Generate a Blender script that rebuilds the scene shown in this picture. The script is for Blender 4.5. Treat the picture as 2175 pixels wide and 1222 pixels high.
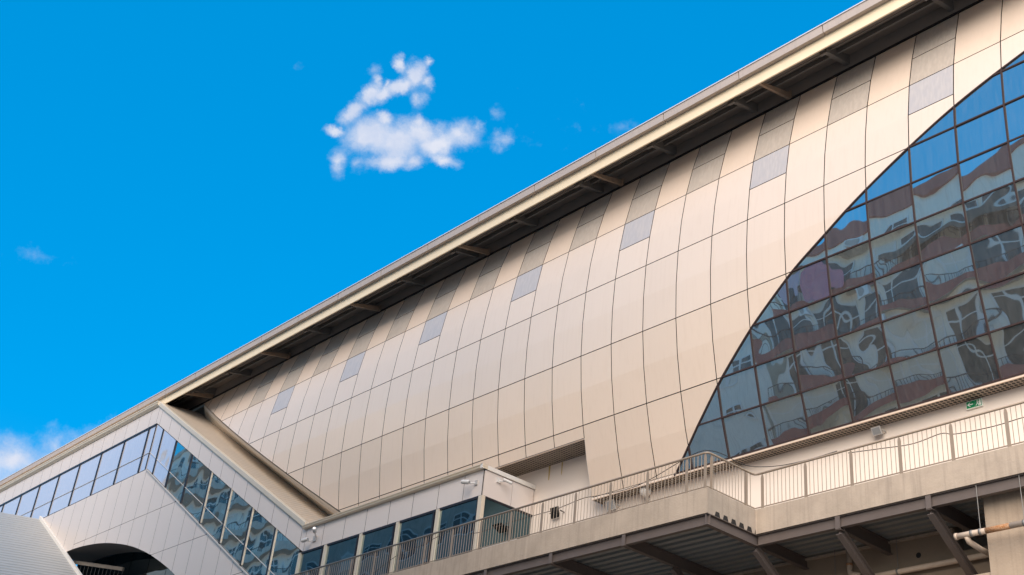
import bpy, math, random
from mathutils import Vector, Matrix
random.seed(7)
R = math.radians
for o in list(bpy.data.objects): bpy.data.objects.remove(o)
scn = bpy.context.scene
COL = scn.collection
EYE = 1.6                      # eye height; all heights below are given above the eye, build() adds EYE

# ------------------------------------------------------------------ camera
FPX, W0, H0 = 2604.6, 2175.0, 1222.0
yaw, pitch, roll = R(-51.078), R(30.039), R(6.104)
fw = Vector((math.sin(yaw)*math.cos(pitch), math.cos(yaw)*math.cos(pitch), math.sin(pitch)))
rt0 = Vector((math.cos(yaw), -math.sin(yaw), 0)); up0 = rt0.cross(fw)
rt = rt0*math.cos(roll) + up0*math.sin(roll); up = -rt0*math.sin(roll) + up0*math.cos(roll)
cd = bpy.data.cameras.new('camera'); cam = bpy.data.objects.new('camera', cd); COL.objects.link(cam)
cam.matrix_world = Matrix((( rt.x, up.x, -fw.x, 0), (rt.y, up.y, -fw.y, 0), (rt.z, up.z, -fw.z, EYE), (0, 0, 0, 1)))
cd.sensor_width = 36; cd.lens = 36*FPX/W0; cd.clip_start = .1; cd.clip_end = 5000
scn.camera = cam

# ------------------------------------------------------------------ sun, sky, exposure
SUN_EL, SUN_AZ = 33, 151       # azimuth measured clockwise from +Y
sdir = Vector((math.sin(R(SUN_AZ))*math.cos(R(SUN_EL)), math.cos(R(SUN_AZ))*math.cos(R(SUN_EL)), math.sin(R(SUN_EL))))
sl = bpy.data.lights.new('sun', 'SUN'); sl.energy = 2.65; sl.angle = R(58); sl.color = (1, .85, .68)
so = bpy.data.objects.new('sun', sl); COL.objects.link(so); so.rotation_euler = sdir.to_track_quat('Z', 'Y').to_euler(); so.location = (0, -20, 60)
scn.view_settings.view_transform = 'Standard'; scn.view_settings.look = 'None'
scn.view_settings.exposure = 1.2; scn.view_settings.gamma = 1

world = bpy.data.worlds.new('World'); scn.world = world; world.use_nodes = True
wn, wl = world.node_tree.nodes, world.node_tree.links
wn.clear()
def N(tree_nodes, typ, **kw):
    n = tree_nodes.new(typ)
    for k, v in kw.items(): setattr(n, k, v)
    return n
def build_world():
    L = wl.new
    out = N(wn, 'ShaderNodeOutputWorld'); bg = N(wn, 'ShaderNodeBackground'); bg.inputs[1].default_value = .112
    L(bg.outputs[0], out.inputs[0])
    sky = N(wn, 'ShaderNodeTexSky', sky_type='NISHITA', sun_disc=False)
    sky.sun_elevation = R(SUN_EL); sky.sun_rotation = R(SUN_AZ); sky.air_density = 1.0; sky.dust_density = .6; sky.ozone_density = 3.0
    hs = N(wn, 'ShaderNodeHueSaturation'); hs.inputs['Saturation'].default_value = 1.5; hs.inputs['Value'].default_value = 1.0
    hs.inputs['Hue'].default_value = .485
    L(sky.outputs[0], hs.inputs['Color'])
    fx = N(wn, 'ShaderNodeMix', data_type='RGBA'); fx.inputs[0].default_value = .62; L(hs.outputs[0], fx.inputs[6]); fx.inputs[7].default_value = (.0, 1.26, 3.15, 1)   # even azure of the photograph
    tc = N(wn, 'ShaderNodeTexCoord')
    # clouds: puffs laid out on a tangent chart of the sky, anchored to fixed world directions
    def dot(v):
        d = N(wn, 'ShaderNodeVectorMath', operation='DOT_PRODUCT'); L(tc.outputs['Generated'], d.inputs[0]); d.inputs[1].default_value = v; return d.outputs['Value']
    def M(op, a, b=None, c=None):
        m = N(wn, 'ShaderNodeMath', operation=op)
        for i, v in enumerate((a, b, c)):
            if v is None: continue
            if isinstance(v, (int, float)): m.inputs[i].default_value = v
            else: L(v, m.inputs[i])
        return m.outputs[0]
    dz = dot(fw); dzc = M('MAXIMUM', dz, .05)
    cx = M('DIVIDE', dot(rt), dzc); cy = M('DIVIDE', dot(up), dzc)
    cmb = N(wn, 'ShaderNodeCombineXYZ'); L(cx, cmb.inputs[0]); L(cy, cmb.inputs[1])
    # ragged edges: warp the chart with fractal noise
    n1 = N(wn, 'ShaderNodeTexNoise'); n1.inputs['Scale'].default_value = 17; n1.inputs['Detail'].default_value = 9; n1.inputs['Roughness'].default_value = .7
    L(cmb.outputs[0], n1.inputs['Vector'])
    sb = N(wn, 'ShaderNodeVectorMath', operation='SUBTRACT'); L(n1.outputs['Color'], sb.inputs[0]); sb.inputs[1].default_value = (.5, .5, .5)
    sc = N(wn, 'ShaderNodeVectorMath', operation='SCALE'); L(sb.outputs[0], sc.inputs[0]); sc.inputs['Scale'].default_value = .032
    ad = N(wn, 'ShaderNodeVectorMath', operation='ADD'); L(cmb.outputs[0], ad.inputs[0]); L(sc.outputs[0], ad.inputs[1])
    zz = lambda x, y, sx, sy, rot=0, a=1.: (660+x/3.82, 80+y/3.82, sx/3.82, sy/3.82, rot, a)
    blobs = [zz(870,290,90,115), zz(735,185,48,80,15,.8), zz(960,195,45,45,0,.75), zz(740,390,150,75,20), zz(570,450,130,80,15), zz(470,440,90,120,-30),
             zz(350,590,130,75,40,.9), zz(215,735,95,45,0,.85), zz(470,790,210,150), zz(700,840,260,180), zz(890,760,190,120), zz(1010,850,200,120), zz(1210,800,160,110,0,.7), zz(1330,735,50,60,0,.5),
             zz(640,1000,170,85,15), zz(1060,985,150,60,-15,.8), zz(250,1010,75,150,-10,.6), zz(410,1030,60,80,0,.45), zz(820,1020,90,70,0,.8), zz(885,480,75,90,0,.6), zz(960,370,55,70,0,.65),
             zz(1560,845,100,75,0,.55), zz(515,225,80,60,30,.4), zz(620,350,40,50,0,.6), zz(530,330,50,80,15,.7), zz(890,670,60,60,0,.8), zz(580,660,80,70,0,.85), zz(1500,640,45,45,0,.2),
             (90,990,150,42,0,.55), (20,975,90,45,0,.75), (40,1045,150,60,0,.6), (215,905,45,18,10,.45), (120,945,35,40,0,.45), (175,925,22,12,0,.3), (75,545,80,14,-3,.10), (150,958,80,30,20,.5), (190,925,50,16,15,.35),
             (1328,264,26,20,0,.3), (630,154,14,8,0,.12), (1180,270,26,12,0,.02), (-120,1000,200,80,0,.9), (-260,960,160,60,0,.8), (-420,1060,220,90,0,.9)]
    acc = None
    for (x, y, sx, sy, ro, a) in blobs:
        mp = N(wn, 'ShaderNodeMapping', vector_type='TEXTURE')
        mp.inputs['Location'].default_value = ((x-W0/2)/FPX, (H0/2-y)/FPX, 0)
        mp.inputs['Rotation'].default_value = (0, 0, R(ro)); mp.inputs['Scale'].default_value = (sx*1.34/FPX, sy*1.34/FPX, 1)
        L(ad.outputs[0], mp.inputs['Vector'])
        ln = N(wn, 'ShaderNodeVectorMath', operation='LENGTH'); L(mp.outputs[0], ln.inputs[0])
        v = M('MULTIPLY_ADD', ln.outputs['Value'], -a, a)
        acc = v if acc is None else M('SMOOTH_MAX', acc, v, .3)
    # a sparse field of small clouds over the rest of the sky
    n3 = N(wn, 'ShaderNodeTexNoise'); n3.inputs['Scale'].default_value = 3.1; n3.inputs['Detail'].default_value = 8; n3.inputs['Roughness'].default_value = .6
    st = N(wn, 'ShaderNodeMapping'); st.inputs['Scale'].default_value = (1, 1, 2.2); st.inputs['Location'].default_value = (3.7, 1.9, .4)
    L(tc.outputs['Generated'], st.inputs['Vector']); L(st.outputs[0], n3.inputs['Vector'])
    acc2 = M('MULTIPLY_ADD', n3.outputs['Fac'], 3.0, -2.3)
    acc = M('MAXIMUM', M('MULTIPLY', acc, M('GREATER_THAN', dz, .1)), acc2)
    n2 = N(wn, 'ShaderNodeTexNoise'); n2.inputs['Scale'].default_value = 48; n2.inputs['Detail'].default_value = 6; n2.inputs['Roughness'].default_value = .65
    L(cmb.outputs[0], n2.inputs['Vector'])
    acc = M('ADD', acc, M('MULTIPLY_ADD', n2.outputs['Fac'], .75, -.34))
    mr = N(wn, 'ShaderNodeMapRange', interpolation_type='SMOOTHSTEP'); mr.inputs['From Min'].default_value = .05; mr.inputs['From Max'].default_value = .86
    mr.inputs['To Max'].default_value = .97
    L(acc, mr.inputs['Value'])
    mx = N(wn, 'ShaderNodeMix', data_type='RGBA'); L(mr.outputs[0], mx.inputs[0]); L(fx.outputs[2], mx.inputs[6])
    n4 = N(wn, 'ShaderNodeTexNoise'); n4.inputs['Scale'].default_value = 30; n4.inputs['Detail'].default_value = 5; L(ad.outputs[0], n4.inputs['Vector'])
    cr = N(wn, 'ShaderNodeMapRange'); cr.inputs['From Min'].default_value = .4; cr.inputs['From Max'].default_value = .62; L(n4.outputs['Fac'], cr.inputs['Value'])
    cc = N(wn, 'ShaderNodeMix', data_type='RGBA'); cc.inputs[6].default_value = (2.4, 2.7, 3.4, 1); cc.inputs[7].default_value = (3.1, 3.2, 3.6, 1); L(cr.outputs[0], cc.inputs[0]); L(cc.outputs[2], mx.inputs[7])
    L(mx.outputs[2], bg.inputs[0])
build_world()

# ------------------------------------------------------------------ materials
MATS = {}
def mat(name, col, rough=.6, metal=0., noise=None, spec=.5, bump=None, rand=0., streak=None, coat=0.):
    """col: base colour; noise=(scale, amount, second colour); bump=(scale, strength); streak=(colour, amount) runs down the face"""
    m = bpy.data.materials.new(name); m.use_nodes = True
    nt = m.node_tree; n, L = nt.nodes, nt.links.new
    b = n['Principled BSDF']; b.inputs['Base Color'].default_value = (*col, 1); b.inputs['Roughness'].default_value = rough
    b.inputs['Metallic'].default_value = metal; b.inputs['Specular IOR Level'].default_value = spec; b.inputs['Coat Weight'].default_value = coat
    geo = n.new('ShaderNodeNewGeometry'); cur = None
    if noise:
        t = n.new('ShaderNodeTexNoise'); t.inputs['Scale'].default_value = noise[0]; t.inputs['Detail'].default_value = 8; t.inputs['Roughness'].default_value = .65
        L(geo.outputs['Position'], t.inputs['Vector'])
        r = n.new('ShaderNodeMapRange'); r.inputs['From Min'].default_value = .38; r.inputs['From Max'].default_value = .86; r.inputs['To Max'].default_value = noise[1]
        L(t.outputs['Fac'], r.inputs['Value'])
        x = n.new('ShaderNodeMix'); x.data_type = 'RGBA'; x.inputs[6].default_value = (*col, 1); x.inputs[7].default_value = (*noise[2], 1); L(r.outputs[0], x.inputs[0]); cur = x.outputs[2]
    if streak:
        mp = n.new('ShaderNodeMapping'); mp.inputs['Scale'].default_value = (7, 7, .35); L(geo.outputs['Position'], mp.inputs['Vector'])
        t = n.new('ShaderNodeTexNoise'); t.inputs['Scale'].default_value = 1.4; t.inputs['Detail'].default_value = 5; L(mp.outputs[0], t.inputs['Vector'])
        r = n.new('ShaderNodeMapRange'); r.inputs['From Min'].default_value = .5; r.inputs['From Max'].default_value = .75; r.inputs['To Max'].default_value = streak[1]; L(t.outputs['Fac'], r.inputs['Value'])
        x = n.new('ShaderNodeMix'); x.data_type = 'RGBA'; x.inputs[7].default_value = (*streak[0], 1); L(r.outputs[0], x.inputs[0])
        if cur: L(cur, x.inputs[6])
        else: x.inputs[6].default_value = (*col, 1)
        cur = x.outputs[2]
    if rand:
        oi = n.new('ShaderNodeObjectInfo'); h = n.new('ShaderNodeHueSaturation')
        r = n.new('ShaderNodeMapRange'); r.inputs['To Min'].default_value = 1-rand; r.inputs['To Max'].default_value = 1+rand; L(oi.outputs['Random'], r.inputs['Value']); L(r.outputs[0], h.inputs['Value'])
        if cur: L(cur, h.inputs['Color'])
        else: h.inputs['Color'].default_value = (*col, 1)
        cur = h.outputs[0]
    if cur: L(cur, b.inputs['Base Color'])
    if bump:
        t = n.new('ShaderNodeTexNoise'); t.inputs['Scale'].default_value = bump[0]; t.inputs['Detail'].default_value = 6; L(geo.outputs['Position'], t.inputs['Vector'])
        bp = n.new('ShaderNodeBump'); bp.inputs['Strength'].default_value = bump[1]; bp.inputs['Distance'].default_value = .02; L(t.outputs['Fac'], bp.inputs['Height']); L(bp.outputs[0], b.inputs['Normal'])
    MATS[name] = m; return m
def glass(name, tint, haze, haze_col, wave, dist, streaks=.15):
    """coated glazing: a tinted mirror, a diffuse film (dust and painted sky haze), and the roller-wave of tempered panes"""
    m = bpy.data.materials.new(name); m.use_nodes = True
    nt = m.node_tree; n, L = nt.nodes, nt.links.new
    b = n['Principled BSDF']; b.inputs['Metallic'].default_value = 1; b.inputs['Roughness'].default_value = .015; b.inputs['Base Color'].default_value = (*tint, 1)
    df = n.new('ShaderNodeBsdfDiffuse'); df.inputs[0].default_value = (*haze_col, 1)
    mx = n.new('ShaderNodeMixShader'); L(b.outputs[0], mx.inputs[1]); L(df.outputs[0], mx.inputs[2]); L(mx.outputs[0], n['Material Output'].inputs[0])
    geo = n.new('ShaderNodeNewGeometry'); oi = n.new('ShaderNodeObjectInfo')
    mp = n.new('ShaderNodeMapping'); mp.inputs['Scale'].default_value = (14, 14, .6); L(geo.outputs['Position'], mp.inputs['Vector'])
    t = n.new('ShaderNodeTexNoise'); t.inputs['Scale'].default_value = 1.; t.inputs['Detail'].default_value = 6; L(mp.outputs[0], t.inputs['Vector'])
    r = n.new('ShaderNodeMapRange'); r.inputs['From Min'].default_value = .4; r.inputs['From Max'].default_value = .75; r.inputs['To Min'].default_value = haze; r.inputs['To Max'].default_value = haze+streaks
    L(t.outputs['Fac'], r.inputs['Value']); L(r.outputs[0], mx.inputs[0])
    # wave: low-frequency, each pane its own
    cm = n.new('ShaderNodeCombineXYZ'); ml = n.new('ShaderNodeMath'); ml.operation = 'MULTIPLY'; ml.inputs[1].default_value = 97.; L(oi.outputs['Random'], ml.inputs[0])
    L(ml.outputs[0], cm.inputs[0]); L(ml.outputs[0], cm.inputs[2])
    ad = n.new('ShaderNodeVectorMath'); L(geo.outputs['Position'], ad.inputs[0]); L(cm.outputs[0], ad.inputs[1])
    w = n.new('ShaderNodeTexNoise'); w.inputs['Scale'].default_value = wave; w.inputs['Detail'].default_value = 1.2; w.inputs['Roughness'].default_value = .35; L(ad.outputs[0], w.inputs['Vector'])
    bp = n.new('ShaderNodeBump'); bp.inputs['Strength'].default_value = 1; bp.inputs['Distance'].default_value = dist; L(w.outputs['Fac'], bp.inputs['Height']); L(bp.outputs[0], b.inputs['Normal'])
    MATS[name] = m; return m
def perforated(name, col, hole, pitch):
    m = mat(name, col, .55, .2); n, L = m.node_tree.nodes, m.node_tree.links.new
    geo = n.new('ShaderNodeNewGeometry'); b = n['Principled BSDF']
    mp = n.new('ShaderNodeMapping'); mp.inputs['Scale'].default_value = (1/pitch, 1/pitch, 0); L(geo.outputs['Position'], mp.inputs['Vector'])
    fr = n.new('ShaderNodeVectorMath'); fr.operation = 'FRACTION'; L(mp.outputs[0], fr.inputs[0])
    ds = n.new('ShaderNodeVectorMath'); ds.operation = 'DISTANCE'; L(fr.outputs[0], ds.inputs[0]); ds.inputs[1].default_value = (.5, .5, 0)
    lt = n.new('ShaderNodeMath'); lt.operation = 'LESS_THAN'; L(ds.outputs['Value'], lt.inputs[0]); lt.inputs[1].default_value = hole
    x = n.new('ShaderNodeMix'); x.data_type = 'RGBA'; L(lt.outputs[0], x.inputs[0]); x.inputs[6].default_value = (*col, 1); x.inputs[7].default_value = (.006, .006, .006, 1); L(x.outputs[2], b.inputs['Base Color'])
    return m

mat('panel', (.84, .67, .535), .3, .2, noise=(.35, .4, (.79, .62, .49)), rand=.02, streak=((.60, .43, .30), .12))
mat('enclosure_panel', (.68, .595, .54), .38, .1, noise=(.4, .3, (.64, .555, .50)), rand=.01, streak=((.58, .5, .43), .08))
mat('joint', (.008, .006, .006), .9)
mat('mullion', (.04, .024, .024), .75, 0, spec=.2)
mat('dark_frame', (.022, .02, .026), .4, .3)
mat('cream_wall', (.75, .65, .57), .85, noise=(1.2, .35, (.69, .595, .515)), bump=(40, .1))
mat('stain', (.55, .38, .14), .8)
mat('fascia', (.84, .69, .48), .5, .1, noise=(1.5, .3, (.66, .53, .37)))
mat('gutter', (.50, .42, .37), .5, .15, noise=(1.2, .4, (.42, .35, .31)), streak=((.33, .28, .24), .3))
mat('gutter_cap', (.70, .66, .68), .4, .2)
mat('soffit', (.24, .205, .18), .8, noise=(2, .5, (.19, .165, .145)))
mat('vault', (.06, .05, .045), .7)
mat('steel_dark', (.19, .18, .17), .55, .3)
mat('bracket', (.30, .22, .16), .6, .1, noise=(5, .4, (.2, .14, .1)))
mat('cream_metal', (.70, .60, .47), .38, .25, noise=(2, .35, (.58, .48, .36)))
mat('ribbed_roof', (.54, .45, .36), .5, .2, noise=(1.2, .5, (.45, .37, .29)))
mat('flashing', (.72, .68, .63), .5, .1, noise=(3, .4, (.58, .5, .42)))
mat('concrete', (.42, .34, .27), .9, noise=(1.3, 1., (.29, .235, .185)), bump=(18, .3), streak=((.26, .21, .17), .6))
mat('concrete_tan', (.38, .295, .22), .9, noise=(1.3, .9, (.29, .22, .165)), bump=(18, .3), streak=((.24, .185, .14), .5))
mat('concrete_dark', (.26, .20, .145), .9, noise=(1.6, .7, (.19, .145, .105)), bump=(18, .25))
mat('deck', (.33, .33, .315), .5, .3, noise=(6, .5, (.27, .27, .26)))
mat('beam', (.125, .10, .09), .5, .1, noise=(3, .5, (.09, .07, .063)))
mat('rail', (.30, .235, .18), .5, .2, noise=(8, .4, (.23, .175, .135)))
mat('pipe', (.52, .41, .32), .6, 0, noise=(7, 1., (.42, .32, .25)))
mat('rust', (.30, .12, .035), .9, noise=(30, 1., (.55, .40, .28)))
mat('black', (.012, .012, .013), .5)
mat('cable', (.025, .022, .022), .6)
mat('white_plastic', (.62, .59, .56), .4)
mat('grey_plastic', (.42, .40, .38), .5)
mat('lens', (.35, .36, .37), .15, .4)
mat('corrugated', (.40, .385, .36), .5, .15, noise=(.6, .5, (.34, .325, .30)))
mat('sign_green', (.0, .22, .08), .4)
mat('sign_white', (.8, .82, .76), .5)
mat('asphalt', (.09, .088, .085), .9, noise=(3, .6, (.07, .068, .066)))
mat('paving', (.36, .335, .30), .9, noise=(2, .6, (.2, .19, .17)))
mat('kerb', (.3, .29, .27), .9)
mat('road_paint', (.75, .74, .7), .7)
mat('maroon', (.36, .12, .105), .75, noise=(1, .6, (.28, .09, .08)))
mat('pale_render', (.86, .83, .76), .85, noise=(.6, .6, (.74, .71, .65)), streak=((.40, .38, .35), .4))
mat('grey_render', (.62, .58, .52), .85, noise=(.5, .7, (.25, .26, .26)), streak=((.18, .18, .18), .45))
mat('tan_render', (.42, .35, .28), .85, noise=(.5, .6, (.33, .27, .21)))
mat('upvc', (.75, .76, .76), .4)
mat('awning', (.10, .10, .09), .8)
mat('pink_cloth', (.55, .22, .30), .9); mat('lilac_cloth', (.5, .42, .52), .9); mat('white_cloth', (.72, .72, .74), .9)
mat('house_pane', (.07, .085, .085), .15)
mat('curtain_pane', (.72, .70, .64), .3)
mat('roof_sheet', (.45, .43, .40), .5, .4)
glass('facade_glass', (.58, .67, .65), .08, (.36, .36, .36), .62, .025, .06)
glass('window_glass', (.60, .58, .60), .62, (.64, .55, .47), .5, .01, .1)
glass('gallery_glass', (.74, .77, .84), .52, (.66, .64, .67), .7, .03, .08)  # pale film paints in the reflection of a milky sky
glass('stair_glass', (.74, .70, .64), .04, (.34, .35, .35), .5, .017, .05)
glass('box_glass', (.19, .24, .245), .04, (.10, .14, .16), .5, .018, .06)
glass('side_glass', (.07, .13, .16), .03, (.03, .06, .08), .5, .03, .04)
perforated('perforated', (.34, .285, .235), .38, .125)

# ------------------------------------------------------------------ mesh helpers
class MB:
    def __init__(s): s.v = []; s.f = []; s.m = []
    def add(s, vs, fs, mi=0):
        b = len(s.v); s.v += [tuple(p) for p in vs]; s.f += [tuple(i+b for i in f) for f in fs]; s.m += [mi]*len(fs); return s
    def box(s, x0, x1, y0, y1, z0, z1, mi=0):
        vs = [(x, y, z) for z in (z0, z1) for y in (y0, y1) for x in (x0, x1)]
        return s.add(vs, [(0,2,3,1), (4,5,7,6), (0,1,5,4), (2,6,7,3), (0,4,6,2), (1,3,7,5)], mi)
    def prism(s, pts, off, mi=0):
        """planar outline pts (3D) swept by vector off"""
        n = len(pts); vs = list(pts) + [tuple(Vector(p)+Vector(off)) for p in pts]
        return s.add(vs, [tuple(range(n)), tuple(range(2*n-1, n-1, -1))] + [(i, i+n, (i+1) % n+n, (i+1) % n) for i in range(n)], mi)
    def tube(s, pts, r, n=8, mi=0, cap=True):
        pts = [Vector(p) for p in pts]; rings = []; prev = None
        for i, p in enumerate(pts):
            d = (pts[min(i+1, len(pts)-1)]-pts[max(i-1, 0)]).normalized()
            a = Vector((0, 0, 1)) if abs(d.z) < .9 else Vector((1, 0, 0))
            u = d.cross(a).normalized(); w = u.cross(d)
            rr = r[i] if isinstance(r, (list, tuple)) else r
            rings.append([p+(u*math.cos(2*math.pi*k/n)+w*math.sin(2*math.pi*k/n))*rr for k in range(n)])
        vs = [q for g in rings for q in g]
        fs = [(i*n+k, i*n+(k+1) % n, (i+1)*n+(k+1) % n, (i+1)*n+k) for i in range(len(pts)-1) for k in range(n)]
        if cap: fs += [tuple(range(n-1, -1, -1)), tuple((len(pts)-1)*n+k for k in range(n))]
        return s.add(vs, fs, mi)
    def beam(s, a, b, w, h, mi=0, upv=(0, 0, 1)):
        """rectangular bar from a to b, w across, h along upv"""
        a, b = Vector(a), Vector(b); d = (b-a).normalized(); u = d.cross(Vector(upv)).normalized(); q = u.cross(d)
        vs = [p+u*sx*w/2+q*sz*h/2 for p in (a, b) for sx, sz in ((-1, -1), (1, -1), (1, 1), (-1, 1))]
        return s.add(vs, [(0,1,2,3), (7,6,5,4), (0,4,5,1), (1,5,6,2), (2,6,7,3), (3,7,4,0)], mi)
    def ibeam(s, a, b, w, h, t=.02, upv=(0, 0, 1)):
        a, b = Vector(a), Vector(b); d = (b-a).normalized(); u = d.cross(Vector(upv)).normalized(); q = u.cross(d)
        s.beam(a+q*(h/2-t/2), b+q*(h/2-t/2), w, t, 0, upv); s.beam(a-q*(h/2-t/2), b-q*(h/2-t/2), w, t, 0, upv)
        s.beam(a, b, t, h-2*t, 0, upv); return s
    def build(s, name, mats, parent=None, smooth=False, origin=None):
        if isinstance(mats, str): mats = [mats]
        xs, ys, zs = zip(*s.v)
        o = origin or ((min(xs)+max(xs))/2, (min(ys)+max(ys))/2, min(zs))
        me = bpy.data.meshes.new(name); me.from_pydata([(x-o[0], y-o[1], z-o[2]) for x, y, z in s.v], [], s.f)
        for m in mats: me.materials.append(MATS[m])
        if len(mats) > 1: me.polygons.foreach_set('material_index', s.m)
        if smooth: me.polygons.foreach_set('use_smooth', [True]*len(me.polygons))
        me.update()
        return place(bpy.data.objects.new(name, me), (o[0], o[1], o[2]+EYE), parent)
WPOS = {}
def place(ob, wpos, parent=None):
    COL.objects.link(ob); wpos = Vector(wpos); WPOS[ob.name] = wpos
    if parent: ob.parent = parent; ob.location = wpos-WPOS[parent.name]
    else: ob.location = wpos
    return ob
def dup(ob, delta, parent=None):
    c = ob.copy(); return place(c, WPOS[ob.name]+Vector(delta), parent or ob.parent)
def tag(o, label, cat, group=None):
    o['label'] = label; o['category'] = cat
    if group: o['group'] = group
    return o
def struct(o): o['kind'] = 'structure'; return o
def thing(name, loc, label, cat, group=None):
    e = bpy.data.objects.new(name, None); e.empty_display_size = .3
    place(e, (loc[0], loc[1], loc[2]+EYE)); return tag(e, label, cat, group)
def interp(pts, x):
    if x <= pts[0][0]: return pts[0][1]
    for (a, b), (c, d) in zip(pts, pts[1:]):
        if x <= c: return b+(d-b)*(x-a)/(c-a)
    return pts[-1][1]
def catmull(pts, n=8):
    out = []
    for i in range(len(pts)-1):
        p0, p1, p2, p3 = pts[max(i-1, 0)], pts[i], pts[i+1], pts[min(i+2, len(pts)-1)]
        for k in range(n):
            t = k/n; out.append(tuple(.5*((2*b)+(c-a)*t+(2*a-5*b+4*c-d)*t*t+(-a+3*b-3*c+d)*t**3) for a, b, c, d in zip(p0, p1, p2, p3)))
    return out+[pts[-1]]

# ------------------------------------------------------------------ ground, street
GZ = -EYE
struct(MB().add([(-1500,-1500,GZ),(1500,-1500,GZ),(1500,1500,GZ),(-1500,1500,GZ)], [(0,1,2,3)]).build('ground', 'paving'))
struct(MB().box(-300, 150, 6.5, 21.5, GZ-.2, GZ+.004).build('road', 'asphalt'))
struct(MB().box(-300, 150, -2.4, 6.3, GZ-.2, GZ+.13).build('pavement', 'paving'))
struct(MB().box(-300, 150, 6.3, 6.5, GZ-.2, GZ+.15).build('kerb', 'kerb'))
struct(MB().box(-300, 150, 21.5, 21.7, GZ-.2, GZ+.15).build('kerb', 'kerb'))
mk = MB()
for k in range(40): mk.box(-150+k*6, -147+k*6, 13.93, 14.07, GZ+.002, GZ+.008)
struct(mk.build('road_marking', 'road_paint'))

# ------------------------------------------------------------------ station building: curved shell
XL, XR = -66.27, -4.77
J = [(27.70, 15.066), (27.068, 17.542), (26.733, 20.131), (26.754, 22.787), (27.092, 25.334), (27.808, 27.867)]
PROF = []
for i in range(5):
    (y0, z0), (y1, z1) = J[i], J[i+1]
    PROF += [(z0, y0), ((z0+z1)/2, (y0+y1)/2-.044)]
PROF.append((J[5][1], J[5][0]))
py = lambda z: interp(PROF, z)
ZN = [p[0] for p in PROF]
GC = catmull([(-25.45, 14.6), (-24.95, 15.07), (-24.43, 15.6), (-23.66, 16.4), (-22.62, 17.48), (-21.2, 18.8), (-19.56, 20.11), (-18.33, 20.93), (-16.8, 21.92), (-15.29, 22.78), (-13.83, 23.54), (-12.31, 24.15), (-10.8, 24.68), (-9.3, 25.02), (-7.8, 25.2), (-4.5, 25.33)])
GZX = [(z, x) for x, z in GC]
gx = lambda z: interp(GZX, z) if z < 25.32 else 99
hx = lambda z: -43.77-(z-17.54)/.588
station = thing('station_building', (-30, 28.2, GZ), 'long beige station hall with bulging curved panel facade and deep dark eave', 'building')
# dark carrier behind the joints, so they read as open gaps
bk = MB()
for (za, zb) in zip(ZN[:-1], ZN[1:]):
    d = .085
    xl = lambda z: max(XL, hx(z)-.03)
    lo = -28.75 if za < 17.0 else None
    if za < 15.1 or (za > 16 and za < 17):
        a0 = -28.75
        bk.add([(a0, py(za)+d, za), (XR, py(za)+d, za), (XR, py(zb)+d, zb), (a0, py(zb)+d, zb)], [(0,1,2,3)])
        if zb > 17.09: bk.add([(xl(17.1), py(17.1)+d, 17.1), (a0, py(17.1)+d, 17.1), (a0, py(zb)+d, zb), (xl(zb), py(zb)+d, zb)], [(0,1,2,3)])
    else:
        bk.add([(xl(za), py(za)+d, za), (XR, py(za)+d, za), (XR, py(zb)+d, zb), (xl(zb), py(zb)+d, zb)], [(0,1,2,3)])
shell = bk.build('facade_shell', 'joint', station)
G = .016
def region(x0, x1, z0, z1, side):
    """outline in (x, z) of a cell trimmed by the stair cut on the left and the glass curve on the right"""
    n = 40; Lp, Rp = [], []
    for i in range(n+1):
        z = z0+(z1-z0)*i/n
        a, b = (max(x0, hx(z)+.03), min(x1, gx(z)-.03)) if side == 'panel' else (max(x0, gx(z)+.03), x1)
        if b-a > .004: Lp.append((a, z)); Rp.append((b, z))
    if len(Lp) < 2: return None
    def simp(p):
        q = [p[0]]
        for i in range(1, len(p)-1):
            ax, az = q[-1]; bx, bz = p[i]; cx_, cz = p[i+1]
            if abs((bx-ax)*(cz-az)-(cx_-ax)*(bz-az)) > 2e-4: q.append(p[i])
        return q+[p[-1]]
    return simp(Lp)[::-1]+simp(Rp)      # down the left, up the right: faces -Y
def slab_of(polys, depth, proud=0.):
    m = MB()
    for poly in polys:
        fr = [(x, py(z)-proud, z) for x, z in poly]; bkk = [(x, y+depth, z) for x, y, z in fr]; n = len(fr)
        m.add(fr+bkk, [tuple(range(n))]); b_ = len(m.v)-2*n; m.f += [(b_+i, b_+i+n, b_+(i+1) % n+n, b_+(i+1) % n) for i in range(n)]; m.m += [1]*n
    return m
CACHE = {}
def cell(name, material, x0, x1, zs, side, key):
    polys = []; full = True
    for za, zb in zip(zs[:-1], zs[1:]):
        p = region(x0+G, x1-G, za+(G if za == zs[0] else 0), zb-(G if zb == zs[-1] else 0), side)
        if p is None: full = False; continue
        if len(p) != 4 or abs((p[-1][0]-p[0][0])-(x1-x0-2*G)) > 1e-4 or abs(p[0][1]-zb) > .02: full = False
        polys.append(p)
    if not polys: return
    tilt = (R(random.uniform(-.45, .45)), 0, R(random.uniform(-.45, .45))) if side == 'glass' else (0, 0, 0)
    if full and len(polys) == len(zs)-1 and key in CACHE:
        ob, xb = CACHE[key]; ob = dup(ob, (x0-xb, 0, 0)); ob.rotation_euler = tilt; return ob
    ob = slab_of(polys, .045, 0 if side == 'panel' else -.012).build(name, [material, 'joint'], shell)
    ob.rotation_euler = tilt
    if full and len(polys) == len(zs)-1: CACHE[key] = (ob, x0)
    return ob
ncol = 41
cols = [(XL+1.5*k, XL+1.5*k+1.5) for k in range(ncol)]
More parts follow.
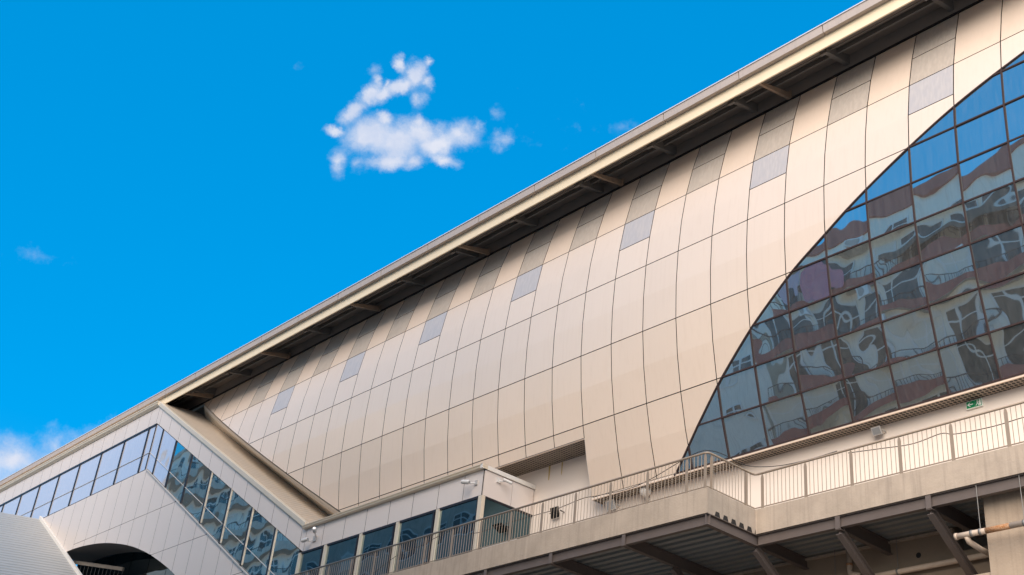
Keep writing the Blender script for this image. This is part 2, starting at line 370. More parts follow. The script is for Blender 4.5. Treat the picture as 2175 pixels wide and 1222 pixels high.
for x0, x1 in cols:
    w = round((-13.77-x1)/1.5)            # window columns are every second one
    win = 0 if (w < 0 or w > 26 or w % 2) else (3 if (w//2) % 2 == 0 else 2)
    for r in range(5):
        za, zm, zb = ZN[2*r], ZN[2*r+1], ZN[2*r+2]
        if r == 0 and x1 < -28.7:
            cell('panel', 'panel', x0, x1, [17.09, zb], 'panel', 'strip'); continue
        if r == 4 and win:
            cell('window_pane', 'window_glass', x0, x1, [za, zm], 'panel', 'w4a'); cell('window_pane', 'window_glass', x0, x1, [zm, zb], 'panel', 'w4b'); continue
        if r == 3 and win == 3:
            cell('window_pane', 'window_glass', x0, x1, [zm, zb], 'panel', 'w3'); cell('panel', 'panel', x0, x1, [za, zm], 'panel', 'p3h')
        else:
            cell('panel', 'panel', x0, x1, [za, zm, zb], 'panel', 'p%d' % r)
        cell('glass_pane', 'facade_glass', x0, x1, [za, zm], 'glass', 'g%da' % r); cell('glass_pane', 'facade_glass', x0, x1, [zm, zb], 'glass', 'g%db' % r)
# mullions of the glass wave
for x0, x1 in cols:
    z = 15.066; top = None
    zt = interp(GC, x0)
    if x0 < -25 or zt < 15.2: continue
    zt = min(zt, 25.3)
    zs = [15.05]+[q for q in ZN if 15.07 < q < zt]+[zt]
    m = MB()
    for a, b in zip(zs, zs[1:]): m.prism([(x0-.022, py(a)-.022, a), (x0+.022, py(a)-.022, a), (x0+.022, py(b)-.022, b), (x0-.022, py(b)-.022, b)], (0, .07, 0))
    m.build('mullion', 'mullion', shell)
for z in ZN:
    if z > 25.3: break
    a = gx(z)+.02
    MB().box(a, XR, py(z)-.018, py(z)+.05, z-.024, z+.024).build('transom', 'mullion', shell)
m = MB()
gp = [p for p in GC if 15.0 < p[1] < 25.32]
for (xa, za), (xb, zb) in zip(gp, gp[1:]):
    d = Vector((xb-xa, 0, zb-za)).normalized(); nx, nz = -d.z*.022, d.x*.022
    m.prism([(xa+nx, py(za)-.024, za+nz), (xa-nx, py(za)-.024, za-nz), (xb-nx, py(zb)-.024, zb-nz), (xb+nx, py(zb)-.024, zb+nz)], (0, .06, 0))
m.build('curved_trim', 'mullion', shell)
# lower lip, perforated soffits, side plate of the cut
MB().prism([(-28.77, 27.70, 15.06), (-28.77, 27.70, 14.985), (-28.77, 27.74, 14.985), (-28.77, 27.74, 15.06)], (XR+28.77, 0, 0)).build('lip', 'panel', shell)
for k in range(16):
    x = -28.77+1.5*k; MB().box(x+.008, x+1.492, 27.742, 28.198, 14.99, 15.02).build('soffit_panel', 'perforated', shell)
for k in range(11):
    x = -45.27+1.5*k; MB().box(x+.008, x+1.492, 27.24, 28.198, 17.085, 17.115).build('soffit_panel', 'perforated', shell)
MB().box(-45.27, -28.77, 27.185, 27.235, 17.075, 17.1).build('lip', 'panel', shell)
m = MB(); zs = [14.99]+[q for q in ZN if 15.0 < q < 17.1]+[17.1]
m.prism([(-28.765, py(max(z, 15.066))+.004, z) for z in zs]+[(-28.765, 28.195, 17.1), (-28.765, 28.195, 14.99)], (.05, 0, 0)); m.build('side_plate', 'flashing', shell)
MB().box(-48, XR, 28.2, 28.6, 12.0, 17.4).build('wall', 'cream_wall', station)
for x, zt, zb, w in ((-31.6, 17.08, 16.5, .05), (-30.93, 17.07, 16.55, .035)):
    MB().add([(x-w, 28.196, zt), (x+w, 28.196, zt), (x+w*.7, 28.196, zb+.12), (x+w*.2, 28.196, zb), (x-w*.6, 28.196, zb+.05)], [(0, 4, 3, 2, 1)]).build('stain', 'stain', station)
# back of the hall, so light does not leak through
MB().box(-110, XR, 40, 40.3, GZ, 29).build('rear_wall', 'concrete', station)
MB().box(XR, XR+.3, 27.9, 40.3, GZ, 28).build('end_wall', 'cream_wall', station)
MB().box(-66, -44, 28.7, 28.9, 11, 28.0).build('sky_blocker', 'cream_wall', station)  # unseen wall added to stop sky leaking past the flashing
# eave
eave = MB().add([(-115, 25.84, 28.30), (XR+1, 25.84, 28.30), (XR+1, 40.5, 31.2), (-115, 40.5, 31.2)], [(0,1,2,3)]).build('roof', 'roof_sheet', station)
MB().box(-115, XR+.9, 26.0, 26.05, 27.48, 28.02).build('fascia', 'fascia', eave)
for k in range(34):
    x = -114+3.45*k
    MB().prism([(x, 25.83, 27.955), (x, 25.99, 27.955), (x, 25.99, 28.26), (x, 25.80, 28.26)], (3.45-.035, 0, 0)).build('gutter', 'gutter', eave)
MB().box(-115, XR+.9, 25.77, 25.86, 28.262, 28.30).build('gutter_cap', 'gutter_cap', eave)
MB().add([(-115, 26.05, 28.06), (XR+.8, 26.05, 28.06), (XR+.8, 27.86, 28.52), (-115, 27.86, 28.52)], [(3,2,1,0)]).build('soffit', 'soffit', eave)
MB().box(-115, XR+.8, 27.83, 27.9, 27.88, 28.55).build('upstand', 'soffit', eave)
MB().box(-115, XR+.8, 27.77, 27.83, 27.872, 27.94).build('shadow_gap', 'joint', eave)
MB().tube([(-115, 26.72, 28.02), (XR+.8, 26.72, 28.02)], .028, 8).build('purlin', 'steel_dark', eave)
MB().box(-115, XR+.8, 26.55, 26.62, 28.03, 28.16).build('purlin', 'steel_dark', eave)
MB().box(-115, XR+.8, 27.1, 27.17, 28.12, 28.30).build('purlin', 'steel_dark', eave)
for k in range(8):
    x = -60.3+8.02*k*1.0
    MB().prism([(x-.05, 26.05, 27.50), (x-.05, 26.05, 27.60), (x-.05, 27.82, 28.16), (x-.05, 27.82, 27.90)], (.1, 0, 0)).build('bracket', 'bracket', eave)
    MB().box(x-.11, x+.11, 27.70, 27.76, 27.90, 28.2).build('bracket_plate', 'bracket', eave)
for k in range(14):
    x = -60.2+3.85*k
    MB().prism([(x-.08, 26.05, 27.72), (x-.08, 26.05, 28.05), (x-.08, 27.83, 28.48), (x-.08, 27.83, 28.12)], (.16, 0, 0)).build('outrigger', 'steel_dark', eave)
    MB().box(x-.14, x+.14, 26.42, 26.52, 27.70, 27.90).build('clamp', 'steel_dark', eave)
# lower wall beneath the walkway, with the dark opening beside the pier
lw = MB()
lw.box(-60, -15.75, 28.2, 28.6, GZ, 11.75); lw.box(-15.75, -5, 28.2, 28.6, GZ, 10.95)
lw.build('lower_wall', 'concrete_dark', station)
MB().box(-15.75, -13.0, 30.5, 30.7, 10.5, 12.0).build('recess_back', 'soffit', station)
MB().box(-60, -15.75, 28.10, 28.198, 11.50, 11.56).build('ledge', 'concrete', station)

# ------------------------------------------------------------------ escalator enclosure
YC = 25.75
enc = thing('escalator_enclosure', (-60, 27, GZ), 'pale panelled escalator enclosure with slanting window band stepping down to a glazed box', 'building')
SL = .5905
topz = lambda x: 27.2 if x < -62.3 else max(16.31, 27.2-SL*(x+62.3))
headz = lambda x: 26.12 if x < -62.2 else max(15.33, 26.12-.5885*(x+62.2))
sillz = lambda x: 23.36 if x < -62.0 else 23.36-.5945*(x+62.0)
ARCH = catmull([(-71.6, 20.1), (-70.41, 20.13), (-69.34, 20.12), (-68.15, 20.05), (-66.51, 19.88), (-65.06, 19.66), (-63.62, 19.37), (-61.95, 18.96), (-60.53, 18.52), (-58.74, 17.85), (-56.64, 16.9), (-55.34, 16.22), (-53.5, 15.15), (-50, 13.1), (-45, 10.2)], 4)
botz = lambda x: interp(ARCH, x) if x > -71.6 else 20.1
def strip(name, material, x0, x1, zt, zb, parent, gap=.011, y=YC, depth=.04):
    n = max(2, int((x1-x0)/.25)); top, bot = [], []
    for i in range(n+1):
        x = x0+gap+(x1-x0-2*gap)*i/n; a, b = zt(x)-gap, zb(x)+gap
        if a-b > .01: top.append((x, a)); bot.append((x, b))
    if len(top) < 2: return None
    simp = lambda p: [p[0]]+[p[i] for i in range(1, len(p)-1) if abs((p[i][0]-p[i-1][0])*(p[i+1][1]-p[i-1][1])-(p[i+1][0]-p[i-1][0])*(p[i][1]-p[i-1][1])) > 1e-5]+[p[-1]]
    pl = simp(bot)+simp(top)[::-1]
    m = MB().prism([(x, y, z) for x, z in pl], (0, depth, 0)); m.m = [0, 0]+[1]*(len(m.f)-2)
    return m.build(name, [material, 'joint'], parent)
# carrier behind everything
c = MB()
for x0, x1 in zip([-98+2*i for i in range(27)], [-96+2*i for i in range(27)]):
    for a, b in ((x0, min(x1, -44)),):
        if b > a: c.add([(a, YC+.05, max(botz(a), 11)+.02), (b, YC+.05, max(botz(b), 11)+.02), (b, YC+.05, topz(b)-.02), (a, YC+.05, topz(a)-.02)], [(0,1,2,3)])
c.add([(-44, YC+.05, 12), (-32.4, YC+.05, 12), (-32.4, YC+.05, 16.3), (-44, YC+.05, 16.3)], [(0,1,2,3)])
c.add([(-32.4, YC+.05, 12), (-32.4, 28.19, 12), (-32.4, 28.19, 16.3), (-32.4, YC+.05, 16.3)], [(0,1,2,3)])
clad = c.build('cladding', 'joint', enc)
for k in range(23): strip('panel', 'enclosure_panel', -63.29-1.523*(k+1), -63.29-1.523*k, topz, headz, clad)
strip('panel', 'enclosure_panel', -63.29, -62.33, topz, headz, clad); strip('panel', 'enclosure_panel', -62.33, -61.81, topz, headz, clad)
for k in range(11): strip('panel', 'enclosure_panel', -61.81+1.481*k, -61.81+1.481*(k+1), topz, headz, clad)
strip('panel', 'enclosure_panel', -45.52, -44.22, topz, headz, clad); strip('panel', 'enclosure_panel', -44.22, -43.82, topz, headz, clad)
for a, b in zip((-43.82, -42.49, -40.96, -39.47, -37.94, -36.45, -34.91, -33.42), (-42.49, -40.96, -39.47, -37.94, -36.45, -34.91, -33.42, -32.36)): strip('panel', 'enclosure_panel', a, b, topz, headz, clad)
# side of the box
for a, b in ((YC+.03, 27.12), (27.12, 28.17)): MB().box(-32.37, -32.33, a+.01, b-.01, 15.34, 16.29).build('side_panel', 'enclosure_panel', clad)
MB().box(-32.38, -32.345, YC+.15, 28.15, 12.3, 15.26).build('side_pane', 'side_glass', clad)
MB().box(-32.40, -32.32, YC+.1, 28.18, 15.262, 15.335).build('side_frame', 'dark_frame', clad)
# lower cladding
seams = [-61.95-1.527*k for k in range(-12, 15)][::-1]
for a, b in zip(seams, seams[1:]):
    lv = [5, 12.7, 15.28, 17.85, 20.42, 40] if b > -68.5 else [5, 17.85, 40]
    for z0, z1 in zip(lv, lv[1:]):
        strip('panel', 'enclosure_panel', a, b, lambda x: min(sillz(x)-.06, z1), lambda x: max(botz(x), z0), clad)
# window bands: panes, mullions, heads, sills, transoms
gm = [-63.07-3.045*k for k in range(12)]
edges = gm[::-1]+[-61.09]
trz = lambda x: 24.36 if x < -62.1 else 24.36-.592*(x+62.1)
for a, b in zip(edges, edges[1:]):
    strip('pane', 'gallery_glass', a, b, lambda x: headz(x)-.05, lambda x: sillz(x)+.0, clad, gap=.0, y=YC+.03, depth=.015)
se = [-61.09, -59.05, -56.70, -54.03, -51.53, -49.03, -46.52, -44.2]
for a, b in zip(se, se[1:]):
    strip('pane', 'stair_glass' if a > -60 else 'gallery_glass', a, b, lambda x: headz(x)-.03, lambda x: max(sillz(x), 12.2), clad, gap=0., y=YC+.03, depth=.015)
def vbar(x, zb, zt, w, y0=YC-.02, mname='mullion', mt='dark_frame'):
    return MB().box(x-w/2, x+w/2, y0, YC+.045, zb, zt).build(mname, mt, clad)
for x in gm: vbar(x, sillz(x), headz(x), .13)
for x in se[:-1]:
    vbar(x, sillz(x), headz(x), .12, YC-.012); 
    if x > -55: vbar(x+.1, sillz(x), headz(x), .05, YC-.008, 'mullion', 'cream_metal')
vbar(-62.2, sillz(-62.2), headz(-62.2), .035)
def band(name, material, pts, h, y0, y1, parent):
    m = MB()
    for (xa, za), (xb, zb) in zip(pts, pts[1:]): m.prism([(xa, y0, za), (xb, y0, zb), (xb, y0, zb+h), (xa, y0, za+h)], (0, y1-y0, 0))
    return m.build(name, material, parent)
band('window_head', 'dark_frame', [(-98, 26.0), (-62.3, 26.0)], .115, YC-.015, YC+.06, clad)
band('sill', 'grey_plastic', [(-61.95, 23.24), (-44.2, 23.24-.5945*17.75)], .06, YC-.07, YC+.05, clad)
band('transom', 'grey_plastic', [(-98, 24.34), (-62.2, 24.34), (-44.2, 24.34-.592*18.0)], .018, YC-.004, YC+.05, clad)
# glazing of the box
bx = [-44.11, -42.2, -39.72, -37.32, -34.88, -32.36]
for a, b in zip(bx, bx[1:]):
    MB().box(a+.1, b-.14, YC+.03, YC+.05, 12.2, 15.30).build('pane', 'box_glass', clad)
    vbar(b-.17, 12.2, 15.3, .09, YC-.0); vbar(a+.10, 12.2, 15.3, .17, YC-.045, 'post', 'cream_metal')
band('window_head', 'dark_frame', [(-44.0, 15.25), (-32.4, 15.25)], .075, YC-.01, YC+.06, clad)
MB().box(-32.50, -32.30, YC-.02, YC+.14, 12.2, 15.32).build('corner_post', 'cream_metal', clad)
# gutter / trims / roof
def trim(name, pts, prof, material, parent):
    m = MB()
    for (xa, za), (xb, zb) in zip(pts, pts[1:]):
        n = len(prof); vs = [(xa, y, za+z) for y, z in prof]+[(xb, y, zb+z) for y, z in prof]
        m.add(vs, [(i, (i+1) % n, (i+1) % n+n, i+n) for i in range(n)]+[tuple(range(n-1, -1, -1)), tuple(range(n, 2*n))])
    return m.build(name, material, parent)
GP = [(YC+.1, .02), (YC-.02, .02), (YC-.07, .06), (YC-.17, .12), (YC-.19, .2), (YC-.13, .235), (YC-.20, .25), (YC-.20, .31), (YC-.1, .335), (YC+.1, .335)]
trim('gutter', [(-98, 27.2), (-62.42, 27.2)], GP, 'cream_metal', enc)
trim('verge_trim', [(-62.42, 27.2), (-43.93, 27.2-SL*18.49+.04)], [(YC+.12, .0), (YC-.06, .0), (YC-.1, .06), (YC-.1, .27), (YC-.04, .31), (YC+.12, .31)], 'cream_metal', enc)
trim('box_gutter', [(-44.0, 16.31), (-32.28, 16.31)], [(YC+.1, .0), (YC-.04, .0), (YC-.14, .03), (YC-.16, .09), (YC-.10, .11), (YC-.16, .13), (YC-.16, .16), (YC+.1, .16)], 'cream_metal', enc)
MB().prism([(-32.28, YC-.16, 16.31), (-32.28, YC-.16, 16.47), (-32.28, 28.19, 16.47), (-32.28, 28.19, 16.31)], (-.12, 0, 0)).build('side_trim', 'flashing', enc)
MB().box(-44.5, -32.42, YC+.11, 28.19, 16.30, 16.40).build('box_roof', 'ribbed_roof', enc)
rz = lambda x, y=YC: 27.42-SL*(x+62.42)+.12*(y-YC)
YB_ = 28.15
rf = MB(); npan = 60; px0, px1 = -62.42, -43.4
for i in range(npan):
    a = px0+(px1-px0)*i/npan; st_ = (px1-px0)/npan
    pr = [(0, 0), (.62*st_, 0), (.68*st_, .075), (.92*st_, .075), (st_, 0)]
    for (u0, h0), (u1, h1) in zip(pr, pr[1:]):
        rf.add([(a+u0, YC+.1, rz(a+u0)+h0), (a+u1, YC+.1, rz(a+u1)+h1), (a+u1, YB_, rz(a+u1, YB_)+h1), (a+u0, YB_, rz(a+u0, YB_)+h0)], [(0,1,2,3)])
rf.build('ribbed_roof', 'ribbed_roof', enc)
MB().box(-98, -62.42, YC+.11, 28.8, 27.3, 27.5).build('gallery_roof', 'ribbed_roof', enc)
# return between shell edge and roof
fl = MB(); prv = None
for i in range(41):
    z = 17.1+(27.8-17.1)*i/40; x = hx(z)
    xr = x-.05; ye = py(z); zr = rz(xr, YB_)+.03; L_ = lambda t, o=0: (xr, ye+(YB_-.02-ye)*t, z-.02+(zr-z+.02)*t-o)
    cur = [(x-.025, ye+.0, z-.015), L_(.40), L_(.42, .035), L_(.62, .03), L_(.98, .03), (xr, YB_-.02, zr-.08)]
    if prv:
        b = len(fl.v); fl.v += prv+cur
        for k in range(5): fl.f.append((b+k, b+k+1, b+k+7, b+k+6)); fl.m.append((0, 2, 2, 2, 1)[k])
    prv = cur
fl.build('flashing', ['flashing', 'ribbed_roof', 'cream_metal'], enc)
MB().add([(-66, 28.65, 26.2), (-58.5, 28.65, 26.2), (-61, 28.65, 28.5), (-66, 28.65, 28.5)], [(0,1,2,3)]).build('infill_wall', 'cream_wall', enc)
# vault under the arch and glazing behind it
vt = MB(); ap = [p for p in ARCH if p[0] < -50]
for (xa, za), (xb, zb) in zip(ap, ap[1:]): vt.add([(xa, YC+.04, za+.02), (xb, YC+.04, zb+.02), (xb, 27.6, zb+.02), (xa, 27.6, za+.02)], [(0,1,2,3)])
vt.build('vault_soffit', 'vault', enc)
for k in range(9):
    x = -74+2.4*k; MB().box(x+.03, x+2.37, 28.25, 28.3, 9, 20.5).build('rear_pane', 'box_glass', enc)
MB().box(-75, -50, 28.35, 28.5, 5, 21.5).build('rear_frame', 'dark_frame', enc)

# ------------------------------------------------------------------ lower canopy, front left
can = thing('stair_canopy', (-72, 24, GZ), 'grey corrugated lean-to canopy over stairs at the lower left corner', 'canopy')
vz = lambda x: 23.1-.572*(x+75.9)
m = MB(); n = 50; x0 = -76.2; st_ = .4
yf, dropf = 20.6, .62
for i in range(n):
    a = x0+i*st_
    pr = [(0, 0), (.72*st_, 0), (.75*st_, -.13), (.90*st_, -.13), (.93*st_, 0), (st_, 0)]
    for (u0, h0), (u1, h1) in zip(pr, pr[1:]):
        m.add([(a+u0, yf, vz(a+u0)+h0-dropf), (a+u1, yf, vz(a+u1)+h1-dropf), (a+u1, YC-.12, vz(a+u1)+h1), (a+u0, YC-.12, vz(a+u0)+h0)], [(0,1,2,3)])
m.build('roof_sheet', 'corrugated', can)
m = MB(); m.prism([(x0, YC-.15, vz(x0)-.02), (x0+20, YC-.15, vz(x0+20)-.02), (x0+20, YC-.15, vz(x0+20)+.2), (x0, YC-.15, vz(x0)+.2)], (0, .14, 0)); m.build('verge_flashing', 'flashing', can)
for k in range(4):
    x = -75+5*k; MB().box(x-.1, x+.1, yf+.3, yf+.5, GZ, vz(x)-dropf-.1).build('post', 'rail', can)
MB().box(-98, -76.1, 20.6, YC-.2, 22.0, 22.2).build('landing_roof', 'corrugated', can)
hr = thing('stair_handrail', (-68, 26.4, GZ), 'pale beam and handrail seen beneath the arched opening', 'handrail')
MB().prism([(-71.2, 26.2, 19.75), (-66.0, 27.5, 18.75), (-66.0, 27.5, 18.95), (-71.2, 26.2, 19.95)], (0, .12, 0)).build('beam', 'concrete', hr)
for k in range(16):
    t = k/15; x, y, z = -71.2+5.2*t, 26.25+1.3*t, 19.75-1.0*t
    MB().box(x-.01, x+.01, y, y+.02, z-.9, z).build('baluster', 'steel_dark', hr)

# ------------------------------------------------------------------ elevated walkway
YA, YB, XJ = 23.78, 25.80, -20.28
ZT, ZB = 12.28, 11.575
wk = thing('elevated_walkway', (-30, 26, GZ), 'weathered concrete walkway slab stepping inward, carried on brown steel beams', 'walkway')
s = MB()
outline = [(-48, YA), (XJ, YA), (XJ, YB), (-4.8, YB), (-4.8, 28.19), (-48, 28.19)]
s.prism([(x, y, 11.70) for x, y in outline][::-1], (0, 0, ZT-11.70)); 
s.box(-48, XJ-.001, YA+.001, YA+.2, ZB, 11.70); s.box(XJ+.001, -4.81, YB+.001, YB+.2, ZB, 11.70); 
slab = s.build('slab', 'concrete', wk)
# stepped end over the deck ribs on the jog face
def deckmesh(xa, xb, ya, yb, z):
    m = MB(); p = .335; y = ya
    while y < yb-.01:
        pr = [(0, 0), (.5*p, 0), (.56*p, .1), (.94*p, .1), (p, 0)]
        for (u0, h0), (u1, h1) in zip(pr, pr[1:]):
            if y+u1 > yb: break
            m.add([(xa, y+u0, z+h0), (xb, y+u0, z+h0), (xb, y+u1, z+h1), (xa, y+u1, z+h1)], [(3,2,1,0)])
        y += p
    return m
deckmesh(-48, XJ, YA+.2, 28.2, 11.60).build('steel_deck', 'deck', wk)
deckmesh(XJ, -4.9, YB+.2, 28.2, 11.60).build('steel_deck', 'deck', wk)
m = MB()
y = YA+.2
while y < YB:
    m2 = [(XJ+.004, y+.10, 11.577), (XJ+.004, y+.325, 11.577), (XJ+.004, y+.285, 11.71), (XJ+.004, y+.14, 11.71)]
    MB().add(m2, [(0,1,2,3)]).build('deck_end', 'black', wk); y += .335
MB().box(XJ-.15, XJ+.0005, YA+.2, YB, ZB, 11.699).build('slab_end', 'concrete', wk)
# edge beams and cross beams
MB().ibeam((-48, YA+.12, 11.42), (XJ, YA+.12, 11.42), .14, .30).build('edge_beam', 'beam', wk)
MB().ibeam((XJ, YB+.12, 11.42), (-4.9, YB+.12, 11.42), .14, .30).build('edge_beam', 'beam', wk)
MB().ibeam((XJ-.08, YA+.02, 11.42), (XJ-.08, 28.2, 11.42), .16, .31).build('cross_beam', 'beam', wk)
for k in range(1, 9):
    x = XJ-.08-2.98*k
    MB().ibeam((x, YA+.03, 11.40), (x, 28.2, 11.40), .15, .33).build('cross_beam', 'beam', wk)
    MB().box(x-.06, x+.06, YA+.02, YA+.05, 11.25, 11.565).build('end_plate', 'beam', wk)
    MB().ibeam((x, YB+.1, 11.20), (x, 28.2, 9.7), .16, .22, .02).build('brace', 'beam', wk)
MB().ibeam((XJ-.08, YB+.1, 11.20), (XJ-.08, 28.2, 9.7), .16, .22).build('brace', 'beam', wk)
for k in range(1, 6):
    x = XJ+2.62*k
    MB().ibeam((x, YB+.03, 11.38), (x, 28.2, 11.38), .16, .36).build('cross_beam', 'beam', wk)
    MB().box(x-.07, x+.07, YB+.015, YB+.05, 11.22, 11.565).build('end_plate', 'beam', wk)
    if k < 3: MB().ibeam((x, YB+.12, 11.18), (x, 28.2, 9.66), .17, .22).build('brace', 'beam', wk)
# pier and ledge
pier = thing('concrete_pier', (-9, 27, GZ), 'beige concrete pier face under the right end of the walkway', 'pier')
MB().box(-13.85, -5, 26.25, 28.15, GZ, 11.55).build('shaft', 'concrete_tan', pier)
MB().box(-24, -13.86, 26.30, 27.4, 8.6, 9.58).build('ledge_beam', 'concrete_tan', pier)

# ------------------------------------------------------------------ railing
rl = thing('walkway_railing', (-30, 24, ZT), 'brown metal railing with thin uprights along the walkway edge', 'railing')
RY, RX, RB, RTZ = YA+.06, XJ-.06, YB+.06, 13.33
path = [(-48, RY, RTZ), (RX-.12, RY, RTZ), (RX-.03, RY+.03, RTZ), (RX, RY+.12, RTZ), (RX, RB-.12, RTZ), (RX+.03, RB-.03, RTZ), (RX+.12, RB, RTZ), (-4.9, RB, RTZ)]
MB().tube(path, .032, 10).build('top_rail', 'rail', rl, True)
m = MB(); m.box(-48, RX, RY-.012, RY+.012, ZT+.05, ZT+.075); m.box(RX-.012, RX+.012, RY+.013, RB-.013, ZT+.05, ZT+.075); m.box(RX, -4.9, RB-.012, RB+.012, ZT+.05, ZT+.075)
m.build('bottom_rail', 'rail', rl)
def post_mesh():
    m = MB(); m.prism([(-.045, -.01, 0), (.045, -.01, 0), (.045, -.01, .90), (.03, -.01, .98), (0, -.01, 1.02), (-.03, -.01, .98), (-.045, -.01, .90)], (0, .02, 0)); return m
p0 = None; b0 = None
def put_post(x, y):
    global p0
    if p0 is None: p0 = post_mesh().build('post', 'rail', rl, origin=(0, 0, 0)); p0.location = Vector((x, y, ZT+EYE))-WPOS[rl.name]; WPOS[p0.name] = Vector((x, y, ZT+EYE))
    else: place(p0.copy(), (x, y, ZT+EYE), rl)
def put_bal(x, y):
    global b0
    if b0 is None:
        m = MB(); m.tube([(0, 0, .06), (0, 0, 1.03)], .0095, 6, cap=False); b0 = m.build('baluster', 'rail', rl, True, origin=(0, 0, 0)); b0.location = Vector((x, y, ZT+EYE))-WPOS[rl.name]; WPOS[b0.name] = Vector((x, y, ZT+EYE))
    else: place(b0.copy(), (x, y, ZT+EYE), rl)
lp = [-21.08-1.4525*k for k in range(17)]; rp = [-20.08+1.447*k for k in range(11)]
for x in [-20.42]+lp: put_post(x, RY)
for x in rp: put_post(x, RB)
for y in (RY+.16, RY+1.62): put_post(RX, y)
for a in lp[:-1]:
    for k in range(1, 11): put_bal(a-1.4525*k/11, RY)
for k in range(1, 5): put_bal(-21.08+.132*k, RY)
for a in rp[:-2]:
    for k in range(1, 11): put_bal(a+1.447*k/11, RB)
for k in range(2, 15): put_bal(RX, RY+.13*k)

# ------------------------------------------------------------------ small things
def cable(name, pts, label, r=.011, m_='cable'):
    tag(MB().tube(catmull(pts, 6), r, 6).build(name, m_, None, True), label, 'cable')
cable('cable', [(-36.2, 24.0, 12.42), (-35.3, 23.95, 12.7), (-34.2, 23.93, 13.0), (-33.2, 23.93, 13.05), (-32.0, 23.93, 13.25), (-31.2, 23.92, 13.3)], 'black cable rising across the railing before the glazed box')
cable('cable', [(-30.6, 24.0, 13.05), (-30.0, 24.0, 12.98), (-29.0, 23.97, 13.0), (-27.8, 23.95, 13.0), (-26.5, 24.0, 13.02), (-25.3, 24.0, 13.12), (-24.6, 23.97, 13.05), (-23.0, 23.95, 13.0), (-21.2, 23.9, 13.36), (-20.5, 23.86, 13.41), (-20.25, 24.3, 13.42), (-20.2, 25.3, 13.40), (-19.6, 25.84, 13.42), (-18.6, 25.86, 13.36), (-17.6, 25.86, 13.38)], 'black cable looping along the railing and over its corner')
cable('cable', [(-17.3, 25.92, 13.27), (-16.4, 25.92, 13.16), (-15.4, 25.92, 13.05), (-14.6, 25.92, 13.12), (-14.2, 25.9, 13.0), (-13.2, 25.92, 12.95), (-12.0, 25.92, 12.98), (-9, 25.92, 12.9)], 'black cable strung through the right hand railing below the exit sign')
# emergency exit sign
ex = thing('exit_sign', (-14.8, 28.15, 14.72), 'green and white emergency exit sign with arrow on the cream wall', 'sign')
MB().box(-15.04, -14.58, 28.13, 28.195, 14.725, 14.945).build('housing', 'sign_white', ex)
MB().box(-15.025, -14.80, 28.124, 28.129, 14.74, 14.93).build('arrow_field', 'sign_green', ex)
MB().box(-14.795, -14.595, 28.124, 28.129, 14.74, 14.93).build('figure_field', 'sign_green', ex)
m = MB(); ya = 28.121
m.add([(-15.0, ya, 14.835), (-14.93, ya, 14.775), (-14.905, ya, 14.775), (-14.955, ya, 14.822), (-14.835, ya, 14.822), (-14.835, ya, 14.848), (-14.955, ya, 14.848), (-14.905, ya, 14.895), (-14.93, ya, 14.895)], [(0,1,2,3), (3,4,5,6), (0,3,6), (0,6,7,8)])
m.build('arrow', 'sign_white', ex)
m = MB()
m.add([(-14.66, ya, 14.755), (-14.61, ya, 14.755), (-14.61, ya, 14.915), (-14.66, ya, 14.915)], [(0,1,2,3)])
def q(a, b, w):
    dx, dz = b[0]-a[0], b[1]-a[1]; l = math.hypot(dx, dz); nx, nz = -dz/l*w/2, dx/l*w/2
    m.add([(a[0]+nx, ya-.001, a[1]+nz), (a[0]-nx, ya-.001, a[1]-nz), (b[0]-nx, ya-.001, b[1]-nz), (b[0]+nx, ya-.001, b[1]+nz)], [(0,1,2,3)])
q((-14.705, 14.88), (-14.70, 14.82), .028); q((-14.70, 14.825), (-14.735, 14.80), .02); q((-14.735, 14.80), (-14.755, 14.76), .018); q((-14.70, 14.82), (-14.675, 14.79), .02); q((-14.675, 14.79), (-14.69, 14.755), .018); q((-14.705, 14.87), (-14.745, 14.855), .016); q((-14.70, 14.87), (-14.67, 14.85), .016)
m.add([(-14.708+.017*math.cos(t*math.pi/4), ya-.001, 14.905+.017*math.sin(t*math.pi/4)) for t in range(8)], [tuple(range(8))])
m.build('running_figure', 'sign_white', ex)
# flood lights
def flood(x, z, label, body, face, tilt=25, y=28.2, size=.28, yawd=0):
    f = thing('flood_light', (x, y-.1, z), label, 'flood light', 'flood lights on the wall')
    c, s_ = math.cos(R(tilt)), math.sin(R(tilt)); cy_, sy_ = math.cos(R(yawd)), math.sin(R(yawd))
    def T(u, d, w):       # u across, d forward out of the wall, w up; tilted downwards
        yy, ww = -(d*c+w*s_), w*c-d*s_
        return (x+u*cy_-yy*sy_*.0+(d*c+w*s_)*sy_, y-.20+yy*cy_, z+ww)
    def bxx(u0, u1, d0, d1, w0, w1, nm, mt, taper=1.):
        vs = [T(u*(taper if d == d0 else 1), d, w*(taper if d == d0 else 1)) for w in (w0, w1) for d in (d0, d1) for u in (u0, u1)]
        MB().add(vs, [(0,1,3,2), (4,6,7,5), (0,4,5,1), (2,3,7,6), (0,2,6,4), (1,5,7,3)]).build(nm, mt, f)
    h = size/2
    bxx(-h, h, -.05, .04, -h*.8, h*.8, 'housing', body, .8); bxx(-h*1.06, h*1.06, .041, .06, -h*.86, h*.86, 'bezel', body); bxx(-h*.85, h*.85, .0605, .066, -h*.65, h*.65, 'lens', face)
    MB().beam((x-h*1.1, y-.2, z), (x-h*1.1, y, z-.02), .02, .04).build('yoke', body, f); MB().beam((x+h*1.1, y-.2, z), (x+h*1.1, y, z-.02), .02, .04).build('yoke', body, f)
flood(-17.70, 14.77, 'grey flood light on the cream wall below the glass, left of the exit sign', 'grey_plastic', 'lens', 30)
flood(-30.9, 15.1, 'black flood light on the cream wall beside the glazed box', 'black', 'black', 50, 28.2, .5, 35)
